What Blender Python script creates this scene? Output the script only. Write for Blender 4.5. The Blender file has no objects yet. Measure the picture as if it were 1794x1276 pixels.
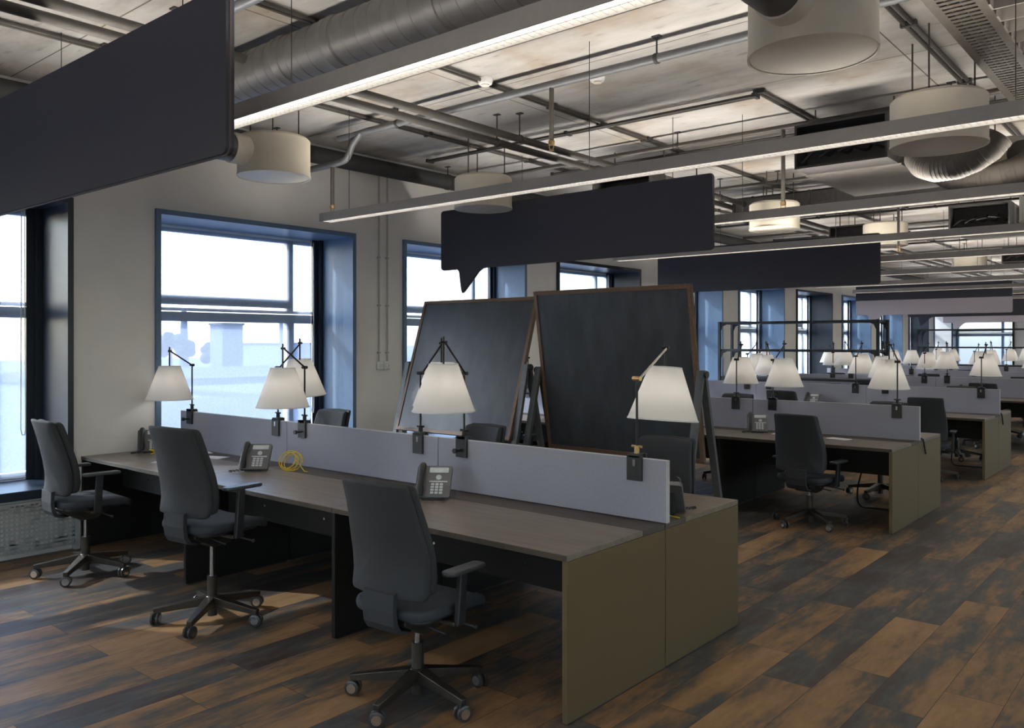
import bpy, bmesh, math, random
from mathutils import Vector, Matrix
random.seed(7)
PI = math.pi
SC = bpy.context.scene
COL = SC.collection

# ------------------------------------------------------------------ helpers
class MB:
    """collects shapes; build() links them as ONE mesh object"""
    def __init__(s):
        s.bm = bmesh.new()
    def bx(s, x0, x1, y0, y1, z0, z1, m=None):
        P = [(x0,y0,z0),(x1,y0,z0),(x1,y1,z0),(x0,y1,z0),(x0,y0,z1),(x1,y0,z1),(x1,y1,z1),(x0,y1,z1)]
        v = [s.bm.verts.new((m @ Vector(p)) if m else p) for p in P]
        for f in ((0,3,2,1),(4,5,6,7),(0,1,5,4),(1,2,6,5),(2,3,7,6),(3,0,4,7)):
            s.bm.faces.new([v[i] for i in f])
        return s
    def bar(s, p0, p1, w, h, up=(0,0,1), w1=None, h1=None):
        """rectangular bar from p0 to p1, tapering to w1 x h1"""
        p0, p1 = Vector(p0), Vector(p1)
        d = (p1-p0).normalized(); upv = Vector(up)
        if abs(d.dot(upv)) > .98: upv = Vector((0,1,0))
        sd = d.cross(upv).normalized(); u = sd.cross(d)
        w1 = w if w1 is None else w1; h1 = h if h1 is None else h1
        r = []
        for p, a, b in ((p0,w,h),(p1,w1,h1)):
            r.append([s.bm.verts.new(p+sd*(i*a/2)+u*(j*b/2)) for i, j in ((-1,-1),(1,-1),(1,1),(-1,1))])
        s.bm.faces.new(r[0]); s.bm.faces.new(r[1][::-1])
        for i in range(4):
            s.bm.faces.new((r[0][i], r[1][i], r[1][(i+1)%4], r[0][(i+1)%4]))
        return s
    def tube(s, pts, r, seg=10, closed=False, radii=None, caps=True):
        pts = [Vector(p) for p in pts]; n = len(pts); rings = []
        ref = Vector((0,0,1))
        if abs((pts[1]-pts[0]).normalized().dot(ref)) > .9: ref = Vector((0,1,0))
        for i, p in enumerate(pts):
            if closed: d = pts[(i+1)%n]-pts[i-1]
            elif i == 0: d = pts[1]-p
            elif i == n-1: d = p-pts[i-1]
            else: d = (pts[i+1]-p).normalized()+(p-pts[i-1]).normalized()
            d.normalize()
            ref = ref - d*ref.dot(d)
            if ref.length < 1e-4: ref = d.orthogonal()
            ref.normalize(); b = d.cross(ref)
            rr = radii[i] if radii else r
            k = 1.0
            if not closed and 0 < i < n-1:
                c = (pts[i+1]-p).normalized().dot((p-pts[i-1]).normalized())
                k = 1/max(.5, math.sqrt(max(0,(1+c)/2)))
            rings.append([s.bm.verts.new(p+(ref*math.cos(2*PI*j/seg)+b*math.sin(2*PI*j/seg))*rr*(k if k<1.2 else 1.2)) for j in range(seg)])
        m = n if closed else n-1
        for i in range(m):
            a, c = rings[i], rings[(i+1)%n]
            for j in range(seg):
                s.bm.faces.new((a[j], a[(j+1)%seg], c[(j+1)%seg], c[j]))
        if not closed and caps:
            s.bm.faces.new(rings[0][::-1]); s.bm.faces.new(rings[-1])
        return s
    def cyl(s, p0, p1, r, seg=16, r1=None):
        return s.tube([p0, p1], r, seg, radii=[r, r if r1 is None else r1])
    def lathe(s, prof, seg=24, c=(0,0,0), m=None, close=False):
        """prof = [(r,z)...]; r==0 allowed at ends"""
        c = Vector(c); rings = []
        for r, z in prof:
            if r < 1e-6:
                p = c+Vector((0,0,z)); rings.append([s.bm.verts.new(m @ p if m else p)])
            else:
                rr = []
                for j in range(seg):
                    p = c+Vector((r*math.cos(2*PI*j/seg), r*math.sin(2*PI*j/seg), z))
                    rr.append(s.bm.verts.new(m @ p if m else p))
                rings.append(rr)
        k = len(rings)
        for i in range(k if close else k-1):
            a, b = rings[i], rings[(i+1) % k]
            for j in range(seg):
                j2 = (j+1)%seg
                if len(a) == 1 and len(b) == 1: continue
                if len(a) == 1: s.bm.faces.new((a[0], b[j2], b[j]))
                elif len(b) == 1: s.bm.faces.new((a[j], a[j2], b[0]))
                else: s.bm.faces.new((a[j], a[j2], b[j2], b[j]))
        return s
    def prism(s, poly, fn, t0, t1):
        """poly: 2D outline; fn(a,b,t)->xyz"""
        A = [s.bm.verts.new(fn(a,b,t0)) for a,b in poly]
        B = [s.bm.verts.new(fn(a,b,t1)) for a,b in poly]
        n = len(poly)
        s.bm.faces.new(A[::-1]); s.bm.faces.new(B)
        for i in range(n):
            s.bm.faces.new((A[i], A[(i+1)%n], B[(i+1)%n], B[i]))
        return s
    def pad(s, outline, cen, t, fn, soft=.06):
        """cushion: outline 2D, thickness 2t, fn(a,b,off)->xyz"""
        rings = [(.3,-t),(.7,-t),(1-2.2*soft,-t),(1-.8*soft,-t*.86),(1-.2*soft,-t*.5),(1,0),(1-.2*soft,t*.5),(1-.8*soft,t*.86),(1-2.2*soft,t),(.7,t),(.3,t)]
        R = []
        for sc, o in rings:
            R.append([s.bm.verts.new(fn(cen[0]+(a-cen[0])*sc, cen[1]+(b-cen[1])*sc, o)) for a,b in outline])
        n = len(outline)
        for i in range(len(R)-1):
            for j in range(n):
                s.bm.faces.new((R[i][j], R[i][(j+1)%n], R[i+1][(j+1)%n], R[i+1][j]))
        for ring, o, rev in ((R[0],-t,True),(R[-1],t,False)):
            c = s.bm.verts.new(fn(cen[0],cen[1],o))
            for j in range(n):
                f = (ring[j], ring[(j+1)%n], c)
                s.bm.faces.new(f[::-1] if rev else f)
        return s
    def sphere(s, c, r, seg=10, sz=1):
        prof = [(r*math.sin(PI*i/8), -r*sz*math.cos(PI*i/8)) for i in range(9)]
        prof[0] = (0,-r*sz); prof[-1] = (0,r*sz)
        return s.lathe(prof, seg, c)
    def build(s, name, mat, parent=None, smooth=None, bevel=0):
        bmesh.ops.recalc_face_normals(s.bm, faces=s.bm.faces)
        me = bpy.data.meshes.new(name); s.bm.to_mesh(me); s.bm.free()
        if smooth:
            me.polygons.foreach_set('use_smooth', [True]*len(me.polygons))
            me.set_sharp_from_angle(angle=math.radians(smooth))
        me.materials.append(mat)
        o = bpy.data.objects.new(name, me); COL.objects.link(o)
        if parent: o.parent = parent
        if bevel:
            b = o.modifiers.new('bevel','BEVEL'); b.width = bevel; b.segments = 2; b.limit_method = 'ANGLE'
        return o

def rrect(x0, x1, y0, y1, r, n=5, rs=None):
    """rounded rectangle outline, ccw; rs = radii (bl, br, tr, tl)"""
    rs = rs or (r,r,r,r); out = []
    for (cx, cy, a0, q) in ((x0+rs[0],y0+rs[0],PI,rs[0]),(x1-rs[1],y0+rs[1],1.5*PI,rs[1]),(x1-rs[2],y1-rs[2],0,rs[2]),(x0+rs[3],y1-rs[3],.5*PI,rs[3])):
        for i in range(n+1):
            a = a0+.5*PI*i/n
            out.append((cx+q*math.cos(a), cy+q*math.sin(a)))
    return out

def tag(o, label=None, cat=None, group=None, kind=None):
    if label: o['label'] = label
    if cat: o['category'] = cat
    if group: o['group'] = group
    if kind: o['kind'] = kind
    return o
def thing(name, label, cat, loc=(0,0,0), rz=0, group=None, kind=None):
    o = bpy.data.objects.new(name, None); COL.objects.link(o)
    o.empty_display_size = .1
    o.location = loc; o.rotation_euler = (0,0,rz)
    return tag(o, label, cat, group, kind)
def copy_tree(o, parent=None):
    c = o.copy(); COL.objects.link(c)
    if parent: c.parent = parent
    for ch in list(o.children): copy_tree(ch, c)
    return c

# ------------------------------------------------------------------ materials
def nmat(name):
    m = bpy.data.materials.new(name); m.use_nodes = True
    nt = m.node_tree; b = nt.nodes['Principled BSDF']
    return m, nt, b
def N(nt, typ, **k):
    n = nt.nodes.new(typ)
    for a, v in k.items(): setattr(n, a, v)
    return n
def ramp(nt, stops, interp='LINEAR'):
    r = N(nt, 'ShaderNodeValToRGB'); cr = r.color_ramp; cr.interpolation = interp
    while len(cr.elements) < len(stops): cr.elements.new(.5)
    for e, (p, c) in zip(cr.elements, stops):
        e.position = p; e.color = (*c, 1) if len(c) == 3 else c
    return r
def plain(name, col, rough=.5, metal=0, var=.12, scale=30, bump=0, spec=None, stretch=None):
    """base colour with a little procedural variation"""
    m, nt, b = nmat(name)
    tc = N(nt,'ShaderNodeTexCoord'); mp = N(nt,'ShaderNodeMapping')
    nt.links.new(tc.outputs['Object'], mp.inputs[0])
    if stretch: mp.inputs['Scale'].default_value = stretch
    no = N(nt,'ShaderNodeTexNoise'); no.inputs['Scale'].default_value = scale; no.inputs['Detail'].default_value = 4
    nt.links.new(mp.outputs[0], no.inputs['Vector'])
    lo = tuple(c*(1-var) for c in col); hi = tuple(min(1,c*(1+var)) for c in col)
    r = ramp(nt, [(.3,lo),(.7,hi)])
    nt.links.new(no.outputs['Fac'], r.inputs[0]); nt.links.new(r.outputs[0], b.inputs['Base Color'])
    b.inputs['Roughness'].default_value = rough; b.inputs['Metallic'].default_value = metal
    if spec is not None: b.inputs['Specular IOR Level'].default_value = spec
    if bump:
        bp = N(nt,'ShaderNodeBump'); bp.inputs['Strength'].default_value = bump; bp.inputs['Distance'].default_value = .002
        nt.links.new(no.outputs['Fac'], bp.inputs['Height']); nt.links.new(bp.outputs[0], b.inputs['Normal'])
    return m
M = {}
M['wall'] = plain('wall_paint', (.8,.775,.735), .8, var=.03, scale=3)
M['chair'] = plain('chair_fabric', (.026,.028,.032), .75, var=.25, scale=400, bump=.3)
M['chair_seat'] = plain('seat_fabric', (.03,.036,.044), .8, var=.25, scale=400, bump=.3)
M['blackp'] = plain('black_plastic', (.02,.02,.022), .4, var=.1)
M['armpad'] = plain('arm_pad_plastic', (.045,.048,.052), .42, var=.1)
M['basemetal'] = plain('dark_chair_metal', (.075,.064,.052), .3, .6, var=.1)
M['chrome'] = plain('chrome', (.6,.58,.55), .18, 1, var=.05)
M['caster'] = plain('caster_plastic', (.055,.05,.047), .3, .2, var=.1)
M['brass'] = plain('brass', (.62,.42,.2), .3, 1, var=.1)
M['lampmetal'] = plain('dark_lamp_metal', (.03,.028,.026), .35, .7, var=.1)
M['screen'] = plain('felt_divider', (.3,.3,.355), .95, var=.1, scale=160, bump=.4)
M['screen_edge'] = plain('divider_edge', (.48,.47,.49), .5, var=.05)
M['sign'] = plain('sign_felt', (.065,.067,.085), .95, var=.12, scale=240, bump=.3)
M['sign_edge'] = plain('sign_edge', (.11,.08,.07), .6, var=.1)
M['sign_light'] = plain('pale_and_lit_sign_felt', (.55,.5,.56), .9, var=.05, scale=200)  # pale sign face; on the two-tone sign it stands for fixture light
M['bronze'] = plain('bronze_panel', (.155,.112,.056), .42, .4, var=.05, scale=200)
M['legpanel'] = plain('dark_panel', (.013,.0115,.01), .65, var=.12, scale=60, spec=.25)
M['fixture'] = plain('light_housing', (.42,.395,.36), .5, .3, var=.04)
M['louver'] = plain('louver_metal', (.8,.8,.8), .25, .8, var=.03)
M['duct'] = plain('galvanised_duct', (.13,.125,.12), .5, .5, var=.1, scale=12)
M['flexduct'] = plain('flexible_duct_skin', (.12,.105,.09), .65, .15, var=.1, scale=20)
M['wallconduit'] = plain('grey_conduit', (.42,.41,.39), .5, var=.05)
M['pipe'] = plain('pipe_paint', (.07,.062,.054), .5, .2, var=.12, scale=15)
M['pipegrey'] = plain('grey_pipe_paint', (.12,.125,.13), .45, .2, var=.1, scale=15)
M['darkpipe'] = plain('dark_pipe_lagging', (.035,.033,.032), .7, var=.2, scale=12)
M['cream'] = plain('cream_diffuser_paint', (.7,.64,.52), .5, var=.04, scale=6)
M['hvac'] = plain('sheet_metal', (.24,.22,.2), .5, .4, var=.12, scale=8)
M['hvacdark'] = plain('dark_unit_casing', (.05,.047,.045), .6, var=.2, scale=20)
M['tray'] = plain('cable_tray_metal', (.13,.115,.1), .5, .4, var=.15, scale=20)
M['blackwood'] = plain('black_board', (.035,.04,.046), .42, var=.3, scale=3, stretch=(3,3,1), spec=.45)
M['boardframe'] = plain('brown_wood_frame', (.13,.072,.036), .55, var=.3, scale=20, stretch=(8,8,1))
M['greyleg'] = plain('grey_easel_leg', (.095,.098,.1), .5, .2, var=.1)
M['white'] = plain('white_plastic', (.75,.74,.72), .4, var=.03)
M['paper'] = plain('white_paper', (.8,.8,.8), .8, var=.02)
M['rack'] = plain('dark_steel', (.035,.038,.042), .5, .4, var=.1)
M['phone'] = plain('grey_phone_plastic', (.12,.12,.122), .4, var=.08)
M['phonescreen'] = plain('phone_display', (.52,.56,.58), .2, var=.1)
M['yellow'] = plain('yellow_cable', (.75,.55,.04), .5, var=.05)
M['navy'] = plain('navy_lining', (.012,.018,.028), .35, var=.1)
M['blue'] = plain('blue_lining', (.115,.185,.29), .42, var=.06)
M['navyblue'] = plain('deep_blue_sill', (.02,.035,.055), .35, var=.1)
M['frame'] = plain('window_frame_paint', (.8,.84,.88), .4, var=.03)
M['radiator'] = plain('perforated_panel', (.36,.37,.37), .6, var=.05)
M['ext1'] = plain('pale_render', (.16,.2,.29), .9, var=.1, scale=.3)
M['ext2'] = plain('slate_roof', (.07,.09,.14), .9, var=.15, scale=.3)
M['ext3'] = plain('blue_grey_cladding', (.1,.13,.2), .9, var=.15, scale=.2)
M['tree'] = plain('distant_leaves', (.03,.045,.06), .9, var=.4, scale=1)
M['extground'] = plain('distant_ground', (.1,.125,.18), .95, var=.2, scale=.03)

def shade_mat():
    m, nt, b = nmat('lampshade_fabric')
    b.inputs['Base Color'].default_value = (.9,.88,.86,1); b.inputs['Roughness'].default_value = .9
    tc = N(nt,'ShaderNodeTexCoord'); w = N(nt,'ShaderNodeTexNoise'); w.inputs['Scale'].default_value = 500
    bp = N(nt,'ShaderNodeBump'); bp.inputs['Strength'].default_value = .15; bp.inputs['Distance'].default_value = .001
    nt.links.new(tc.outputs['Object'], w.inputs['Vector']); nt.links.new(w.outputs['Fac'], bp.inputs['Height']); nt.links.new(bp.outputs[0], b.inputs['Normal'])
    tr = N(nt,'ShaderNodeBsdfTranslucent'); tr.inputs[0].default_value = (.92,.9,.87,1)
    mx = N(nt,'ShaderNodeMixShader'); mx.inputs[0].default_value = .45
    nt.links.new(b.outputs[0], mx.inputs[1]); nt.links.new(tr.outputs[0], mx.inputs[2])
    nt.links.new(mx.outputs[0], nt.nodes['Material Output'].inputs[0])
    return m
M['shade'] = shade_mat()
def glass_mat():
    m, nt, b = nmat('window_glass')
    t = N(nt,'ShaderNodeBsdfTransparent'); t.inputs[0].default_value = (.93,.96,.98,1)
    g = N(nt,'ShaderNodeBsdfGlossy'); g.inputs['Roughness'].default_value = .02
    lw = N(nt,'ShaderNodeLayerWeight'); pw = N(nt,'ShaderNodeMath', operation='POWER'); pw.inputs[1].default_value = 5
    f = N(nt,'ShaderNodeMath', operation='MULTIPLY_ADD'); f.inputs[1].default_value = .9; f.inputs[2].default_value = .03
    nt.links.new(lw.outputs['Facing'], pw.inputs[0]); nt.links.new(pw.outputs[0], f.inputs[0])
    mx = N(nt,'ShaderNodeMixShader')
    nt.links.new(f.outputs[0], mx.inputs[0]); nt.links.new(t.outputs[0], mx.inputs[1]); nt.links.new(g.outputs[0], mx.inputs[2])
    nt.links.new(mx.outputs[0], nt.nodes['Material Output'].inputs[0])
    return m
M['glass'] = glass_mat()
def blind_mat():
    """screen fabric: open weave lets part of the view through, the rest glows with daylight"""
    m, nt, b = nmat('screen_fabric')
    t = N(nt,'ShaderNodeBsdfTransparent'); t.inputs[0].default_value = (.86,.92,1,1)
    tl = N(nt,'ShaderNodeBsdfTranslucent'); tl.inputs[0].default_value = (.22,.26,.33,1)
    df = N(nt,'ShaderNodeBsdfDiffuse'); df.inputs[0].default_value = (.5,.55,.62,1)
    tc = N(nt,'ShaderNodeTexCoord'); no = N(nt,'ShaderNodeTexNoise'); no.inputs['Scale'].default_value = 60
    r = ramp(nt, [(.35,(.37,.37,.37)),(.65,(.43,.43,.43))])
    nt.links.new(tc.outputs['Object'], no.inputs['Vector']); nt.links.new(no.outputs['Fac'], r.inputs[0])
    m1 = N(nt,'ShaderNodeMixShader'); m1.inputs[0].default_value = .3
    nt.links.new(tl.outputs[0], m1.inputs[1]); nt.links.new(df.outputs[0], m1.inputs[2])
    m2 = N(nt,'ShaderNodeMixShader')
    nt.links.new(r.outputs[0], m2.inputs[0]); nt.links.new(m1.outputs[0], m2.inputs[1]); nt.links.new(t.outputs[0], m2.inputs[2])
    nt.links.new(m2.outputs[0], nt.nodes['Material Output'].inputs[0])
    return m
M['blind'] = blind_mat()
def emit(name, col, st):
    m, nt, b = nmat(name)
    b.inputs['Base Color'].default_value = (.8,.8,.8,1)
    b.inputs['Emission Color'].default_value = (*col,1); b.inputs['Emission Strength'].default_value = st
    return m
M['tubelight'] = emit('fluorescent_diffuser', (1,.95,.87), 2.4)
M['added_uplight'] = emit('added_uplight_strip', (1,.94,.86), 12.5)  # added glow that lifts the ceiling brightness

M['bulb'] = emit('warm_bulb', (1,.95,.9), 6.0)
def floor_mat():
    m, nt, b = nmat('vinyl_planks')
    g = N(nt,'ShaderNodeNewGeometry'); mp = N(nt,'ShaderNodeMapping')
    mp.inputs['Rotation'].default_value = (0,0,PI/2)
    nt.links.new(g.outputs['Position'], mp.inputs[0])
    br = N(nt,'ShaderNodeTexBrick'); br.offset = .37; br.offset_frequency = 2
    br.inputs['Color1'].default_value = (0,0,0,1); br.inputs['Color2'].default_value = (1,1,1,1); br.inputs['Mortar'].default_value = (0,0,0,1)
    br.inputs['Scale'].default_value = 1; br.inputs['Brick Width'].default_value = 1.0; br.inputs['Row Height'].default_value = .25
    br.inputs['Mortar Size'].default_value = .0015; br.inputs['Mortar Smooth'].default_value = .1
    nt.links.new(mp.outputs[0], br.inputs['Vector'])
    # streaky blotches running along the planks
    mp2 = N(nt,'ShaderNodeMapping'); mp2.inputs['Scale'].default_value = (4.6,1.1,1)
    nt.links.new(g.outputs['Position'], mp2.inputs[0])
    off = N(nt,'ShaderNodeVectorMath', operation='SCALE'); off.inputs['Scale'].default_value = 37
    nt.links.new(br.outputs['Color'], off.inputs[0])
    add = N(nt,'ShaderNodeVectorMath', operation='ADD')
    nt.links.new(mp2.outputs[0], add.inputs[0]); nt.links.new(off.outputs[0], add.inputs[1])
    n1 = N(nt,'ShaderNodeTexNoise'); n1.inputs['Scale'].default_value = 1.0; n1.inputs['Detail'].default_value = 5; n1.inputs['Roughness'].default_value = .6
    nt.links.new(add.outputs[0], n1.inputs['Vector'])
    n2 = N(nt,'ShaderNodeTexNoise'); n2.inputs['Scale'].default_value = 8; n2.inputs['Detail'].default_value = 8; n2.inputs['Roughness'].default_value = .7
    nt.links.new(add.outputs[0], n2.inputs['Vector'])
    mx = N(nt,'ShaderNodeMath', operation='MULTIPLY_ADD'); mx.inputs[1].default_value = 1.5; mx.inputs[2].default_value = -.5
    nt.links.new(n1.outputs['Fac'], mx.inputs[0])
    s1 = N(nt,'ShaderNodeMath', operation='MULTIPLY_ADD'); s1.inputs[1].default_value = .38
    nt.links.new(br.outputs['Color'], s1.inputs[0]); nt.links.new(mx.outputs[0], s1.inputs[2])
    s2 = N(nt,'ShaderNodeMath', operation='MULTIPLY_ADD'); s2.inputs[1].default_value = .3
    nt.links.new(n2.outputs['Fac'], s2.inputs[0]); nt.links.new(s1.outputs[0], s2.inputs[2])
    s3 = N(nt,'ShaderNodeMath', operation='ADD'); s3.inputs[1].default_value = -.06
    nt.links.new(s2.outputs[0], s3.inputs[0])
    r = ramp(nt, [(.08,(.045,.03,.026)),(.28,(.066,.048,.04)),(.41,(.066,.074,.076)),(.51,(.12,.09,.064)),(.66,(.25,.145,.068)),(.95,(.36,.215,.105))])
    nt.links.new(s3.outputs[0], r.inputs[0])
    mm = N(nt,'ShaderNodeMix', data_type='RGBA'); mm.blend_type = 'MULTIPLY'
    nt.links.new(br.outputs['Fac'], mm.inputs['Factor']); nt.links.new(r.outputs[0], mm.inputs['A']); mm.inputs['B'].default_value = (.35,.3,.28,1)
    nt.links.new(mm.outputs['Result'], b.inputs['Base Color'])
    b.inputs['Roughness'].default_value = .5; b.inputs['Specular IOR Level'].default_value = .35
    bp = N(nt,'ShaderNodeBump'); bp.inputs['Strength'].default_value = .12; bp.inputs['Distance'].default_value = .002
    nt.links.new(n2.outputs['Fac'], bp.inputs['Height']); nt.links.new(bp.outputs[0], b.inputs['Normal'])
    return m
M['floor'] = floor_mat()
def ceil_mat():
    m, nt, b = nmat('raw_concrete')
    g = N(nt,'ShaderNodeNewGeometry')
    mp = N(nt,'ShaderNodeMapping'); mp.inputs['Location'].default_value = (1.7,.2,0)
    nt.links.new(g.outputs['Position'], mp.inputs[0])
    br = N(nt,'ShaderNodeTexBrick'); br.offset = 0
    br.inputs['Color1'].default_value = (0,0,0,1); br.inputs['Color2'].default_value = (1,1,1,1); br.inputs['Mortar'].default_value = (.5,.5,.5,1)
    br.inputs['Scale'].default_value = 1; br.inputs['Brick Width'].default_value = 2.84; br.inputs['Row Height'].default_value = 1.3
    br.inputs['Mortar Size'].default_value = .006; br.inputs['Mortar Smooth'].default_value = .3
    nt.links.new(mp.outputs[0], br.inputs['Vector'])
    n1 = N(nt,'ShaderNodeTexNoise'); n1.inputs['Scale'].default_value = .9; n1.inputs['Detail'].default_value = 7; n1.inputs['Roughness'].default_value = .62
    n2 = N(nt,'ShaderNodeTexNoise'); n2.inputs['Scale'].default_value = 1.7; n2.inputs['Detail'].default_value = 4
    mp2 = N(nt,'ShaderNodeMapping'); mp2.inputs['Scale'].default_value = (.7,2.2,1)
    nt.links.new(g.outputs['Position'], mp2.inputs[0])
    nt.links.new(mp2.outputs[0], n1.inputs['Vector']); nt.links.new(g.outputs['Position'], n2.inputs['Vector'])
    r1 = ramp(nt, [(.3,(.27,.25,.23)),(.43,(.38,.365,.34)),(.55,(.46,.445,.42)),(.7,(.55,.535,.51))])
    nt.links.new(n1.outputs['Fac'], r1.inputs[0])
    # rusty brown stains
    r2 = ramp(nt, [(.52,(0,0,0)),(.68,(.6,.6,.6))])
    nt.links.new(n2.outputs['Fac'], r2.inputs[0])
    mx = N(nt,'ShaderNodeMix', data_type='RGBA'); mx.inputs['B'].default_value = (.3,.225,.15,1)
    nt.links.new(r2.outputs[0], mx.inputs['Factor']); nt.links.new(r1.outputs[0], mx.inputs['A'])
    # dark pitting
    n3 = N(nt,'ShaderNodeTexNoise'); n3.inputs['Scale'].default_value = 7; n3.inputs['Detail'].default_value = 5
    nt.links.new(mp2.outputs[0], n3.inputs['Vector'])
    r3 = ramp(nt, [(.27,(.55,.55,.55)),(.38,(1,1,1))]); nt.links.new(n3.outputs['Fac'], r3.inputs[0])
    m3 = N(nt,'ShaderNodeMix', data_type='RGBA'); m3.blend_type = 'MULTIPLY'; m3.inputs['Factor'].default_value = .7
    nt.links.new(mx.outputs['Result'], m3.inputs['A']); nt.links.new(r3.outputs[0], m3.inputs['B'])
    mm = N(nt,'ShaderNodeMix', data_type='RGBA'); mm.blend_type = 'MULTIPLY'; mm.inputs['B'].default_value = (.3,.25,.2,1)
    nt.links.new(br.outputs['Fac'], mm.inputs['Factor']); nt.links.new(m3.outputs['Result'], mm.inputs['A'])
    nt.links.new(mm.outputs['Result'], b.inputs['Base Color'])
    b.inputs['Roughness'].default_value = .9
    bp = N(nt,'ShaderNodeBump'); bp.inputs['Strength'].default_value = .3; bp.inputs['Distance'].default_value = .01
    nt.links.new(n1.outputs['Fac'], bp.inputs['Height']); nt.links.new(bp.outputs[0], b.inputs['Normal'])
    return m
M['ceiling'] = ceil_mat()
def wood_top(name, a, c, rough):
    m, nt, b = nmat(name)
    tc = N(nt,'ShaderNodeTexCoord'); mp = N(nt,'ShaderNodeMapping'); mp.inputs['Scale'].default_value = (1.2,16,16)
    nt.links.new(tc.outputs['Object'], mp.inputs[0])
    n = N(nt,'ShaderNodeTexNoise'); n.inputs['Scale'].default_value = 1.6; n.inputs['Detail'].default_value = 6; n.inputs['Roughness'].default_value = .6
    nt.links.new(mp.outputs[0], n.inputs['Vector'])
    r = ramp(nt, [(.3,a),(.7,c)]); nt.links.new(n.outputs['Fac'], r.inputs[0])
    nt.links.new(r.outputs[0], b.inputs['Base Color']); b.inputs['Roughness'].default_value = rough
    return m
M['top'] = wood_top('dark_oak_laminate', (.145,.117,.09), (.235,.195,.153), .34)
M['flap'] = wood_top('darker_oak_laminate', (.06,.047,.037), (.1,.08,.063), .5)
M['topedge'] = plain('tabletop_edge', (.06,.045,.03), .5, var=.15)

# ------------------------------------------------------------------ the room shell
W, TH, CZ = -7.07, .65, 3.7
YF, YB, XR = -5.0, 31.2, 8.0
ZS, ZT = .5, 2.83
WIN = [(.65+2.885*k, .65+2.885*k+2.2) for k in range(-1, 11)]       # openings in the window wall

def wall_with_holes(name, length, holes, loc, rz, h=CZ):
    """local u along the wall, d outward, z up"""
    b = MB(); u = 0
    for a, c in holes:
        b.bx(u, a, 0, TH, 0, h); b.bx(a, c, 0, TH, 0, ZS); b.bx(a, c, 0, TH, ZT, h); u = c
    b.bx(u, length, 0, TH, 0, h)
    o = b.build(name, M['wall']); o.location = loc; o.rotation_euler = (0,0,rz)
    return tag(o, kind='structure')
wall_with_holes('wall_left', YB-YF, [(a-YF, c-YF) for a, c in WIN], (W,YF,0), PI/2)
ENDW = [(.15,2.0),(2.3,4.5),(5.2,7.4),(8.1,10.3),(11,13.2)]
wall_with_holes('wall_back', XR-W, ENDW, (W,YB,0), 0)
RW = [(1.5+3.6*k, 1.5+3.6*k+2.4) for k in range(10) if 1.5+3.6*k+2.4 < YB-YF-.5]
wall_with_holes('wall_right', YB-YF, RW, (XR,YB,0), -PI/2)
FW = [(1.2+3.6*k, 1.2+3.6*k+2.4) for k in range(4)]
wall_with_holes('wall_front', XR-W, FW, (XR,YF,0), PI)
tag(MB().bx(W-TH,XR+TH,YF-TH,YB+TH,-.2,0).build('floor', M['floor']), kind='structure')
tag(MB().bx(W-TH,XR+TH,YF-TH,YB+TH,CZ,CZ+.3).build('ceiling', M['ceiling']), kind='structure')
b = MB()
for a, c in [(YF, WIN[0][0])]+[(WIN[i][1], WIN[i+1][0]) for i in range(len(WIN)-1)]:
    b.bx(W, W+.012, a+.04, c-.04, 0, .08)
tag(b.build('baseboard_left', M['wall']), kind='structure')

WN = [0]
def window(w, loc, rz, lining, blind=True, gap=True, full=True):
    """a deep lined opening: local u along wall, d outward"""
    WN[0] += 1
    t = thing('window_%d' % WN[0], None, None, loc, rz, kind='structure')
    b = MB(); l = .045
    b.bx(0,l,-.03,.56,ZS,ZT).bx(w-l,w,-.03,.56,ZS,ZT).bx(l,w-l,-.03,.56,ZT-l,ZT)
    b.build('reveal_lining', lining, t)
    MB().bx(-.02,w+.02,-.06,.56,ZS-.05,ZS+.02).build('window_sill', M['navyblue'], t, bevel=.006)
    b = MB(); f = .06
    z0, z1, za, zb, um = ZS+.02, ZT-l, 1.87, 2.12, w-.47
    b.bx(l,l+f,.56,.62,z0,z1).bx(w-l-f,w-l,.56,.62,z0,z1).bx(l+f,w-l-f,.56,.62,z1-f,z1).bx(l+f,w-l-f,.56,.62,z0,z0+f)
    b.bx(l+f,w-l-f,.56,.62,za,za+.09).bx(l+f,w-l-f,.57,.61,za+.1,za+.13).bx(l+f,um,.55,.62,zb-.09,zb)
    b.bx(um,um+.08,.55,.62,z0+f,za).bx(um,um+.08,.55,.62,za+.13,z1-f)
    b.build('window_frame', M['frame'], t)
    for a, c, d, e in ((l+f,um,z0+f,za),(um+.08,w-l-f,z0+f,za),(l+f,um,zb,z1-f),(um+.08,w-l-f,za+.13,z1-f)):
        MB().bx(a,c,.587,.593,d,e).build('pane', M['glass'], t)
    if blind:
        e = w-.185 if gap else w-.16
        b = MB(); v = [b.bm.verts.new(p) for p in ((l+.005,.53,z0+.02),(e,.53,z0+.02),(e,.53,z1-.03),(l+.005,.53,z1-.03))]
        b.bm.faces.new(v); bl = b.build('roller_blind', M['blind'], t)
        MB().cyl((l+.005,.53,z0+.02),(e,.53,z0+.02),.01,8).build('hem_bar', M['frame'], bl)
        MB().bx(w-.155,w-l,.525,.54,z0,z1).bx(w-.09,w-l,.48,.525,z0,z1).build('blind_guide', M['navy'], t)
        ch = [(w-.21,.47,2.75),(w-.215,.47,.95),(w-.205,.47,.9),(w-.185,.47,.9),(w-.18,.47,.95),(w-.185,.47,2.75)]
        MB().tube(ch,.004,6).build('blind_chain', M['white'], t)
    return t
for k, (a, c) in enumerate(WIN):
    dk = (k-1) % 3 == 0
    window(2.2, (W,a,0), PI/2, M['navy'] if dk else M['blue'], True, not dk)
for a, c in ENDW: window(c-a, (W+a,YB,0), 0, M['navy'], True, False)
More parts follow.
